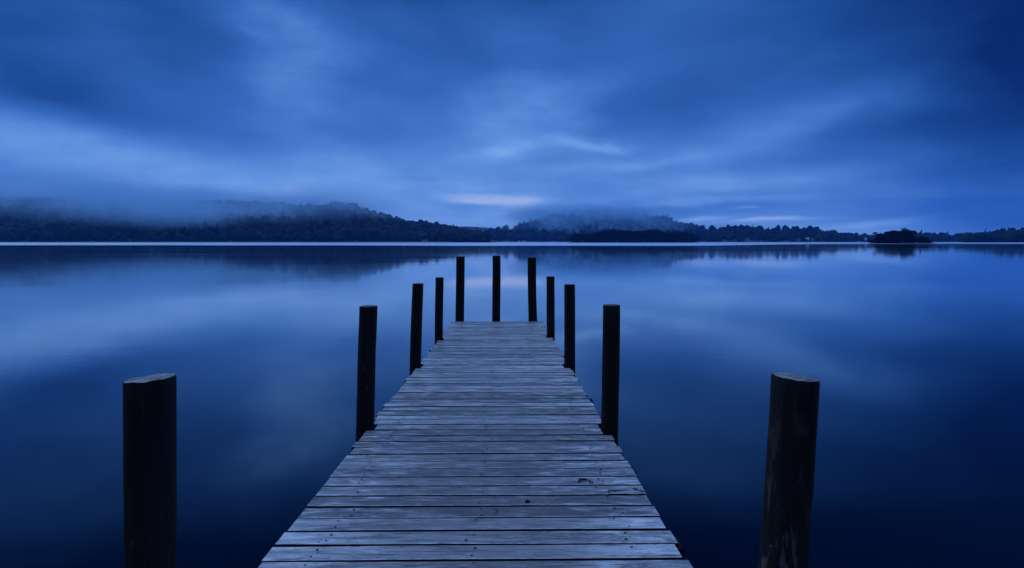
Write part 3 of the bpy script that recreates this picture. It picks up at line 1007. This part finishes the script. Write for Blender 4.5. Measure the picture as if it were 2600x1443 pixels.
for sx in (-0.66, 0.0, 0.66):
    V = []
    for yy in (-1.2, Y_END):
        for (xx, zz) in ((-0.035, -0.035), (0.035, -0.035), (0.035, -0.20), (-0.035, -0.20)):
            V.append((sx + xx, yy, zd(yy) + zz))
    mesh_obj('stringer', V, [(0, 1, 5, 4), (1, 2, 6, 5), (2, 3, 7, 6), (3, 0, 4, 7), (0, 3, 2, 1), (4, 5, 6, 7)], M_BEAM, jetty)
for (yy, out) in ((1.98, -0.02), (2.9, 0.035), (3.95, 0.035), (4.95, -0.02), (5.9, 0.04), (7.72, -0.02), (8.6, 0.035), (10.3, -0.02), (12.6, -0.02)):
    V, Fc = [], []
    z = zd(yy)
    box(V, Fc, -HALF + 0.03, HALF + out, yy - 0.05, yy + 0.05, z - 0.35, z - 0.203)
    if out > 0:                               # the end stands up beside the planks
        box(V, Fc, HALF + 0.011, HALF + out, yy - 0.07, yy + 0.05, z - 0.2, z - 0.03)
    mesh_obj('cross_beam', V, Fc, M_BEAM, jetty)

# ------------------------------------------------------------------ debris on the planks
def twig(name, pts, rad, label, cat, fork=None):
    V, Fc = [], []
    ps = [(x, y, zd(y) + 0.004 + z) for x, y, z in pts]
    n = len(ps)
    tube(V, Fc, ps, [rad * (1 - 0.5 * abs(2 * i / (n - 1) - 0.8)) for i in range(n)], 7)
    if fork:
        tube(V, Fc, [(x, y, zd(y) + 0.004 + z) for x, y, z in fork], [rad * 0.6, rad * 0.5, rad * 0.3][:len(fork)], 6)
    o = mesh_obj(name, V, Fc, M_TWIG)
    return tag(o, label, cat)


twig('twig', [(0.530, 3.632, 0.003), (0.547, 3.640, 0.005), (0.565, 3.632, 0.006), (0.582, 3.610, 0.005), (0.596, 3.582, 0.003)], 0.0075,
     'forked dark twig lying across a plank gap on the right of the deck', 'twig', [(0.532, 3.655, 0.004), (0.525, 3.625, 0.003), (0.517, 3.598, 0.001)])
twig('wood_splinter', [(0.795, 3.495, 0.002), (0.81, 3.475, 0.004), (0.83, 3.455, 0.003), (0.85, 3.445, 0.002)], 0.0055,
     'short dark splinter at the right edge of the deck, beside the split plank', 'splinter')
twig('wood_splinter', [(0.66, 3.475, 0.001), (0.69, 3.462, 0.003), (0.72, 3.467, 0.003), (0.755, 3.475, 0.001)], 0.004,
     'thin dark splinter lying in the ragged split of a plank near the right edge', 'splinter')
twig('bark_curl', [(0.075, 3.16, 0.002), (0.085, 3.17, 0.006), (0.083, 3.19, 0.008), (0.072, 3.20, 0.005), (0.062, 3.195, 0.002)], 0.003,
     'small curled scrap of bark on the middle of the deck', 'bark')
twig('bark_scrap', [(0.222, 3.316, 0.000), (0.232, 3.318, 0.003), (0.246, 3.314, 0.001)], 0.009,
     'small round dark scrap of bark right of the middle of the deck', 'bark')

# ------------------------------------------------------------------ air: even haze and the cloud lying on the hills
def volume_mat(name, color, density_fn):
    m, N = material(name)
    pv = N.n('ShaderNodeVolumePrincipled', {'Color': color, 'Anisotropy': 0.3})
    dn = density_fn(N)
    N.put(pv, 'Density', dn)
    N.n('ShaderNodeOutputMaterial', {'Volume': pv})
    return m


V, Fc = [], []
box(V, Fc, -4320, 4320, -620, 6220, -2.5, 330)
hz = mesh_obj('haze', V, Fc, volume_mat('evening_haze', (0.06, 0.36, 1.0, 1), lambda N: HAZE_DENSITY))
tag(hz, kind='stuff')


def cloud_mesh(name, x0, x1, y0, y1, z0, z1, mat, label):
    v = ICO_V / (np.abs(ICO_V) ** 4).sum(1, keepdims=True) ** 0.25
    v = v * np.array([(x1 - x0) / 2, (y1 - y0) / 2, (z1 - z0) / 2]) + np.array([(x0 + x1) / 2, (y0 + y1) / 2, (z0 + z1) / 2])
    o = link(name, np_mesh(name, v, ICO_F, mat))
    return tag(o, label, 'cloud', kind='stuff')


def left_cloud(N):
    pos = N.n('ShaderNodeNewGeometry').outputs['Position']
    x, y, z = N.n('ShaderNodeSeparateXYZ', {0: pos}).outputs
    n = N.noise(N.mapping(pos, sc=(0.006, 0.004, 0.012)), 1.0, 3.0, 0.55, 0.3)
    nb = N.noise(N.mapping(pos, sc=(0.004, 0.0025, 0.0)), 1.0, 2.0, 0.5)
    zb = N.ramp(N.rng(x, -1650, -200, 0, 1, False), [(0.0, (.50,) * 3), (0.28, (.40,) * 3), (0.5, (.30,) * 3), (0.70, (.10,) * 3), (0.80, (.14,) * 3), (0.90, (.27,) * 3), (1.0, (.45,) * 3)])
    zt = N.ramp(N.rng(x, -1650, -200, 0, 1, False), [(0.0, (.60,) * 3), (0.5, (.58,) * 3), (0.64, (.52,) * 3), (0.74, (.47,) * 3), (1.0, (.45,) * 3)])
    zb = N.m('ADD', N.m('MULTIPLY', zb, 195.0), N.m('MULTIPLY', N.m('SUBTRACT', nb, 0.5), 70.0))
    d = N.rng(N.m('SUBTRACT', z, zb), -40.0, 78.0)
    zt = N.m('ADD', N.m('MULTIPLY', zt, 200.0), N.m('MULTIPLY', N.m('SUBTRACT', n, 0.5), 70.0))
    d = N.m('MULTIPLY', d, N.rng(N.m('SUBTRACT', z, zt), 42.0, -44.0))
    d = N.m('MULTIPLY', d, N.rng(x, -205, -430, 0.0, 1.0))
    d = N.m('MULTIPLY', d, N.rng(y, 1200, 1340))
    d = N.m('MULTIPLY', d, N.rng(n, 0.32, 0.62, 0.12, 1.0))
    return N.m('MULTIPLY', d, 0.0100)


def hill_cap(N):
    pos = N.n('ShaderNodeNewGeometry').outputs['Position']
    x, y, z = N.n('ShaderNodeSeparateXYZ', {0: pos}).outputs
    n = N.noise(N.mapping(pos, sc=(0.008, 0.004, 0.018)), 1.0, 3.0, 0.6, 0.3)
    d = N.m('MULTIPLY', N.m('ADD', N.m('MULTIPLY', N.rng(z, 4, 40), 0.62), N.m('MULTIPLY', N.rng(z, 75, 124), 0.38)), N.rng(z, 152, 122))
    d = N.m('MULTIPLY', d, N.m('MULTIPLY', N.rng(x, -40, 170), N.rng(x, 800, 480)))
    d = N.m('MULTIPLY', d, N.m('MULTIPLY', N.rng(y, 2400, 2520), N.rng(y, 3300, 3100)))
    d = N.m('MULTIPLY', d, N.rng(n, 0.32, 0.62, 0.15, 1.0))
    return N.m('MULTIPLY', d, 0.0065)


cloud_mesh('low_cloud', -1950, -180, 1160, 2150, 12, 200, volume_mat('hanging_cloud', (0.52, 0.80, 1.0, 1), left_cloud), 'pale low cloud lying on the dark wooded hill on the left')
cloud_mesh('low_cloud', -60, 820, 2390, 3310, 2, 165, volume_mat('cap_cloud', (0.50, 0.79, 1.0, 1), hill_cap), 'thin cap of cloud on the round hill right of the centre')
